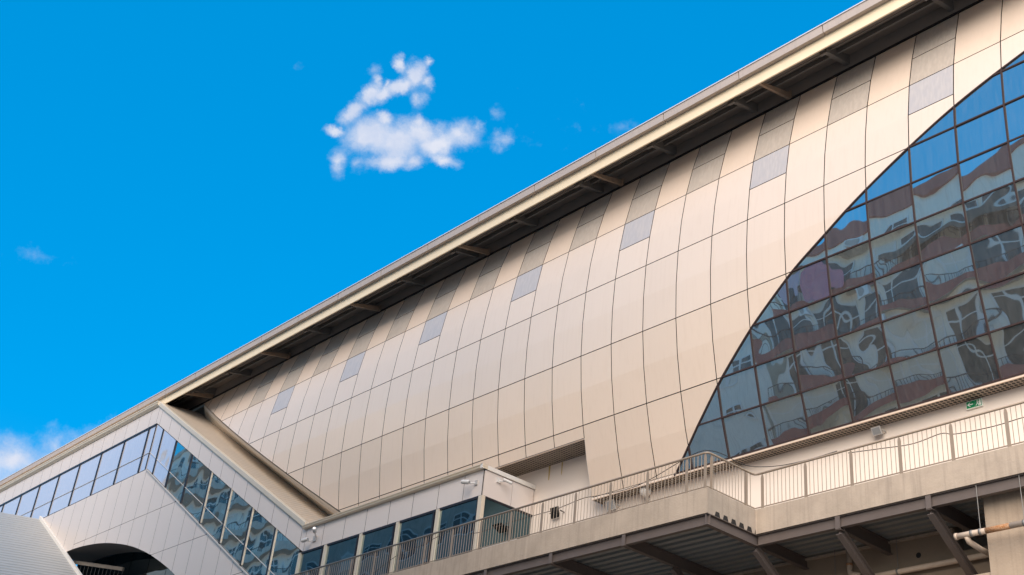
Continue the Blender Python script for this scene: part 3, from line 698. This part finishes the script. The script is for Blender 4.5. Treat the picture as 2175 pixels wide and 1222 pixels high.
flood(-28.1, 14.76, 'grey round-backed flood light behind the railing under the perforated corner', 'grey_plastic', 'lens', 20, 28.2, .4)
dm = thing('dome_lamp', (-26.55, 28.1, 14.8), 'white globe lamp on the wall behind the railing', 'lamp')
m = MB(); m.tube([(-26.55, 28.0, 14.72+.05*i) for i in range(9)], [.03, .12, .17, .195, .2, .195, .17, .12, .03], 14); m.build('globe', 'white_plastic', dm, True)
MB().beam((-26.55, 28.0, 14.73), (-26.55, 28.19, 14.65), .05, .05).build('bracket', 'grey_plastic', dm)
# security cameras
def cctv(root, a, b, wall, r=.075):
    MB().tube([a, tuple(Vector(a).lerp(Vector(b), .12)), tuple(Vector(a).lerp(Vector(b), .88)), b], [r*.9, r, r, r*.86], 14).build('body', 'white_plastic', root, False)
    d = (Vector(b)-Vector(a)).normalized()
    MB().tube([tuple(Vector(b)), tuple(Vector(b)+d*.012)], r*.62, 12).build('lens', 'lens', root)
    mid = Vector(a).lerp(Vector(b), .35)
    MB().tube([tuple(mid), tuple(Vector(wall).lerp(mid, .5)+Vector((0, 0, -.03))), wall], .026, 8).build('arm', 'white_plastic', root)
c1 = thing('security_camera', (-32.9, 25.6, 15.7), 'white bullet camera on the pale panel near the box corner', 'camera', 'security cameras')
cctv(c1, (-33.15, 25.42, 15.90), (-32.82, 25.50, 15.84), (-32.70, 25.75, 15.86), .08); MB().box(-32.76, -32.64, 25.70, 25.748, 15.78, 15.95).build('mount', 'grey_plastic', c1)
c2 = thing('security_camera', (-32.2, 26.4, 15.9), 'small white camera on the grey side of the glazed box', 'camera', 'security cameras')
cctv(c2, (-32.14, 26.50, 16.12), (-31.98, 26.78, 16.02), (-32.33, 26.42, 16.08), .055); MB().box(-32.328, -32.27, 26.34, 26.50, 16.0, 16.18).build('mount', 'white_plastic', c2)
c3 = thing('security_camera', (-43.1, 25.6, 15.7), 'pair of white bullet cameras on the panel at the foot of the slope', 'camera', 'security cameras')
cctv(c3, (-43.55, 25.45, 15.66), (-43.25, 25.52, 15.70), (-43.15, 25.75, 15.70), .085); cctv(c3, (-42.78, 25.52, 15.92), (-42.62, 25.36, 16.0), (-43.0, 25.75, 15.82), .085)
MB().box(-43.15, -42.95, 25.70, 25.748, 15.62, 15.86).build('mount', 'grey_plastic', c3)
# pale cabinet behind the railing
tag(MB().box(-31.3, -29.6, 25.2, 25.6, ZT, 13.0).build('service_cabinet', 'white_plastic'), 'low pale cabinet on the walkway behind the railing by the box corner', 'cabinet')
cab = bpy.data.objects['service_cabinet']
MB().box(-31.32, -29.58, 25.19, 25.62, 13.001, 13.03).build('lid', 'white_plastic', cab); MB().box(-30.47, -30.44, 25.192, 25.199, 12.35, 12.95).build('door_gap', 'joint', cab)
# pipes
pp = thing('drain_pipe', (-13, 25.9, 10.3), 'pale drain pipe with a rusty stretch crossing the concrete pier', 'pipe')
ZP = 10.40
MB().tube([(-14.42, 25.85, ZP), (-13.65, 25.85, ZP)], 0.07, 12).build('pipe', 'pipe', pp, True)
MB().tube([(-13.65, 25.85, ZP), (-13.05, 25.85, ZP)], .0705, 12).build('rusty_length', ['rust'], pp, True)
MB().tube([(-13.05, 25.85, ZP), (-6, 25.85, ZP)], 0.07, 12).build('pipe', 'pipe', pp, True)
for x in (-14.40, -14.0, -13.78, -12.70): MB().tube([(x-.03, 25.85, ZP), (x+.03, 25.85, ZP)], .083, 12).build('collar', 'pipe' if x < -14.2 else 'steel_dark', pp, True)
MB().tube([(-14.15, 25.87, ZP-.03), (-14.15, 25.95, ZP-.14), (-14.12, 26.4, ZP-.20), (-14.1, 28.1, ZP-.2)], 0.07, 12).build('branch', 'pipe', pp, True)
for x in (-13.78, -12.70): MB().tube([(x, 25.85, ZP+.08), (x, 25.85, 11.57)], .009, 6).build('hanger', 'steel_dark', pp)
p2 = thing('wall_pipe', (-17, 28, 10.5), 'pale horizontal pipe running along the shaded wall under the walkway', 'pipe')
MB().tube([(-22, 28.02, 10.62), (-13.9, 28.02, 10.66)], .075, 12).build('pipe', 'pipe', p2, True)
for x in (-17.35, -19.3): MB().tube([(x, 28.02, 10.68), (x, 28.02, 11.6)], .009, 6).build('hanger', 'steel_dark', p2)
for x in (-17.35, -19.3, -15.4): MB().tube([(x-.02, 28.02, 10.645), (x+.02, 28.02, 10.645)], .1, 12).build('clip', 'steel_dark', p2, True)
p3 = thing('down_pipe', (-18.85, 28.05, 10.7), 'short stained downpipe elbow on the shaded wall between two braces', 'pipe')
MB().tube([(-18.86, 28.06, 11.55), (-18.86, 28.06, 10.98), (-18.83, 28.03, 10.86), (-18.7, 27.98, 10.78), (-18.5, 27.98, 10.72)], .075, 12).build('pipe', 'pipe', p3, True)
MB().tube([(-18.86, 28.06, 11.14), (-18.86, 28.06, 11.08)], .09, 12).build('collar', 'rust', p3, True)
m = MB(); m.add([(-16.83+.075*math.cos(t*math.pi/8), 28.195, 11.05+.075*math.sin(t*math.pi/8)) for t in range(16)], [tuple(range(16))]); m.build('drain_hole', 'black', station)

# ------------------------------------------------------------------ houses across the street (seen mirrored in the glazing)
def apartment(name, label, x0, x1, yf, yb, zt, wall, band, bays, balcony, fh=3.1, wide=2.4, seed=1):
    rnd = random.Random(seed)
    b = thing(name, ((x0+x1)/2, (yf+yb)/2, GZ), label, 'building')
    MB().box(x0, x1, yb, yf, GZ, zt).build('wall', wall, b)
    MB().box(x0-.15, x1+.15, yb-.15, yf+.25, zt, zt+.9).build('parapet', band, b)
    nf = int((zt-GZ-1.0)//fh); bw = (x1-x0)/bays
    W0_ = None; B0 = None; RL0 = None; F0 = None; CM = None
    for f in range(nf):
        z = GZ+fh*f+ (zt-GZ-nf*fh)*.8
        for k in range(bays):
            xc = x0+bw*(k+.5)
            if W0_ is None:
                fr = MB(); w, h = wide/2, (2.15 if balcony else 1.7)
                for a in (-w, -w*.1, w-.12): fr.box(a, a+.12, 0, .06, 0, h)
                fr.box(-w+.12, w-.12, .001, .061, 0, .12); fr.box(-w+.12, w-.12, .001, .061, h-.12, h); fr.box(-w+.12, w-.12, .002, .05, h*.68, h*.68+.08)
                W0_ = MB().box(-w, w, .01, .03, 0, h).build('window', 'house_pane', b, origin=(0, 0, 0))
                W0_.location = Vector((xc, yf, z+.45+EYE))-WPOS[b.name]; WPOS[W0_.name] = Vector((xc, yf, z+.45+EYE))
                F0 = fr.build('frame', 'upvc', None, origin=(0, 0, 0)); F0.parent = W0_; F0.location = (0, 0, 0)
                cw = W0_
            else:
                cw = place(W0_.copy(), (xc+rnd.uniform(-.15, .15), yf, z+.45+EYE), b); fc = F0.copy(); COL.objects.link(fc); fc.parent = cw; fc.location = (0, 0, 0)
                if rnd.random() < .22:
                    if CM is None: CM = W0_.data.copy(); CM.materials[0] = MATS['curtain_pane']
                    cw.data = CM
        if balcony and f > 0:
            if B0 is None:
                m = MB(); pts = []
                n = 60
                for i in range(n+1):
                    x = x0+(x1-x0)*i/n; ph = (x-x0)/bw*2*math.pi
                    pts.append((x, yf+.95+.32*math.cos(ph)))
                for (xa, ya_), (xb, yb2) in zip(pts, pts[1:]):
                    m.add([(xa, ya_, 0), (xb, yb2, 0), (xb, yb2, .72), (xa, ya_, .72), (xa, yf, 0), (xb, yf, 0), (xa, ya_-.12, .72), (xb, yb2-.12, .72), (xa, ya_-.12, .1), (xb, yb2-.12, .1)], [(1,0,3,2), (3,6,7,2), (6,8,9,7)]); m.add([(xa, ya_-.02, -.003), (xb, yb2-.02, -.003), (xb, yf, -.003), (xa, yf, -.003)], [(0,1,2,3)], 1)
                B0 = m.build('balcony', [band, 'grey_render'], b, origin=(x0, yf, 0)); B0.location = Vector((x0, yf, z-.1+EYE))-WPOS[b.name]; WPOS[B0.name] = Vector((x0, yf, z-.1+EYE))
                m = MB(); m.tube([(x, y-.06, 1.2) for x, y in pts], .035, 5)
                for i in range(0, n+1):
                    x, y = pts[i]; m.tube([(x, y-.06, .72), (x, y-.06, 1.2)], .02, 4, cap=False)
                    if i < n:
                        x, y = (pts[i][0]+pts[i+1][0])/2, (pts[i][1]+pts[i+1][1])/2; m.tube([(x, y-.06, .72), (x, y-.06, 1.2)], .02, 4, cap=False)
                RL0 = m.build('balcony_rail', 'dark_frame', None, origin=(x0, yf, 0)); RL0.parent = B0; RL0.location = (0, 0, 0)
            else:
                bb = place(B0.copy(), (x0, yf, z-.1+EYE), b); rr = RL0.copy(); COL.objects.link(rr); rr.parent = bb; rr.location = (0, 0, 0)
    return b
apartment('apartment_block', 'apartment block with maroon curved balconies mirrored in the glass wave', -40, -15, -2.5, -16, 41.0, 'pale_render', 'maroon', 9, True, fh=3.05, wide=2.25, seed=3)
apartment('apartment_block', 'pale plain apartment block mirrored at the left of the glass wave', -57, -40.7, -3.0, -16, 37.0, 'pale_render', 'grey_render', 3, False, wide=1.5, seed=5)
apartment('apartment_block', 'grey apartment block mirrored in the box windows', -92, -68, -3.0, -16, 36.0, 'grey_render', 'grey_render', 6, False, seed=6)
apartment('apartment_block', 'grey and tan balcony block mirrored in the slanting windows', -126, -93, -3.5, -17, 49.0, 'pale_render', 'grey_render', 10, True, seed=8)
def ac(x, y, z, label):
    a = thing('air_conditioner', (x, y, z), label, 'air conditioner', 'air conditioners on the balconies')
    MB().box(x-.45, x+.45, y-.15, y+.15, z, z+.65).build('casing', 'upvc', a)
    MB().tube([(x-.1, y+.151, z+.32), (x-.1, y+.165, z+.32)], .25, 18).build('fan_guard', 'grey_plastic', a)
ac(-33.2, -1.0, 27.2, 'white air conditioner hung on the maroon balconies, mirrored in the glass wave'); ac(-31.4, -1.0, 23.5, 'white air conditioner hung on the maroon balconies, mirrored in the glass wave'); ac(-28.0, -1.0, 30.6, 'white air conditioner hung on the maroon balconies, mirrored in the glass wave')
rn = random.Random(11)
for k in range(9):
    ac(-39+2.4*k+rn.uniform(-.5, .5), -1.0, 17.9+3.05*rn.randrange(8), 'white air conditioner hung on the maroon balconies, mirrored in the glass wave')
def cloth(x, y, z, w, h, m_, label):
    m = MB(); n = 14
    for i in range(n):
        for k in range(5):
            P = lambda i_, k_: (x+w*i_/n, y+.07*math.sin(i_*1.3)*(k_/5), z-h*k_/5*(1+.15*math.sin(i_*.7)))
            m.add([P(i, k), P(i+1, k), P(i+1, k+1), P(i, k+1)], [(0,1,2,3)])
    tag(m.build('laundry', m_, None, True), label, 'laundry', 'washing hung from the balconies')
cloth(-38.6, -1.05, 33.6, 2.2, 1.3, 'lilac_cloth', 'lilac cloth drying on a balcony, mirrored in the glass wave'); cloth(-36.2, -1.05, 33.2, 1.4, 1.6, 'pink_cloth', 'pink cloth drying on a balcony, mirrored in the glass wave'); cloth(-36.8, -1.05, 37.0, 1.4, 1.2, 'white_cloth', 'white sheet drying on a high balcony, mirrored in the glass')
aw = thing('awning', (-28, -2, 31.5), 'dark awning over a balcony, mirrored in the glass wave', 'awning')
MB().prism([(-32, -2.48, 33.1), (-32, -1.0, 32.5), (-32, -1.0, 32.2), (-32, -1.05, 32.2), (-32, -1.05, 32.45), (-32, -2.48, 33.02)], (8, 0, 0)).build('canvas', 'awning', aw)
for x in (-31.9, -28, -24.1): MB().beam((x, -2.48, 32.3), (x, -1.1, 32.4), .03, .03).build('arm', 'grey_plastic', aw)

scn.render.engine = 'CYCLES'
scn.cycles.max_bounces = 8
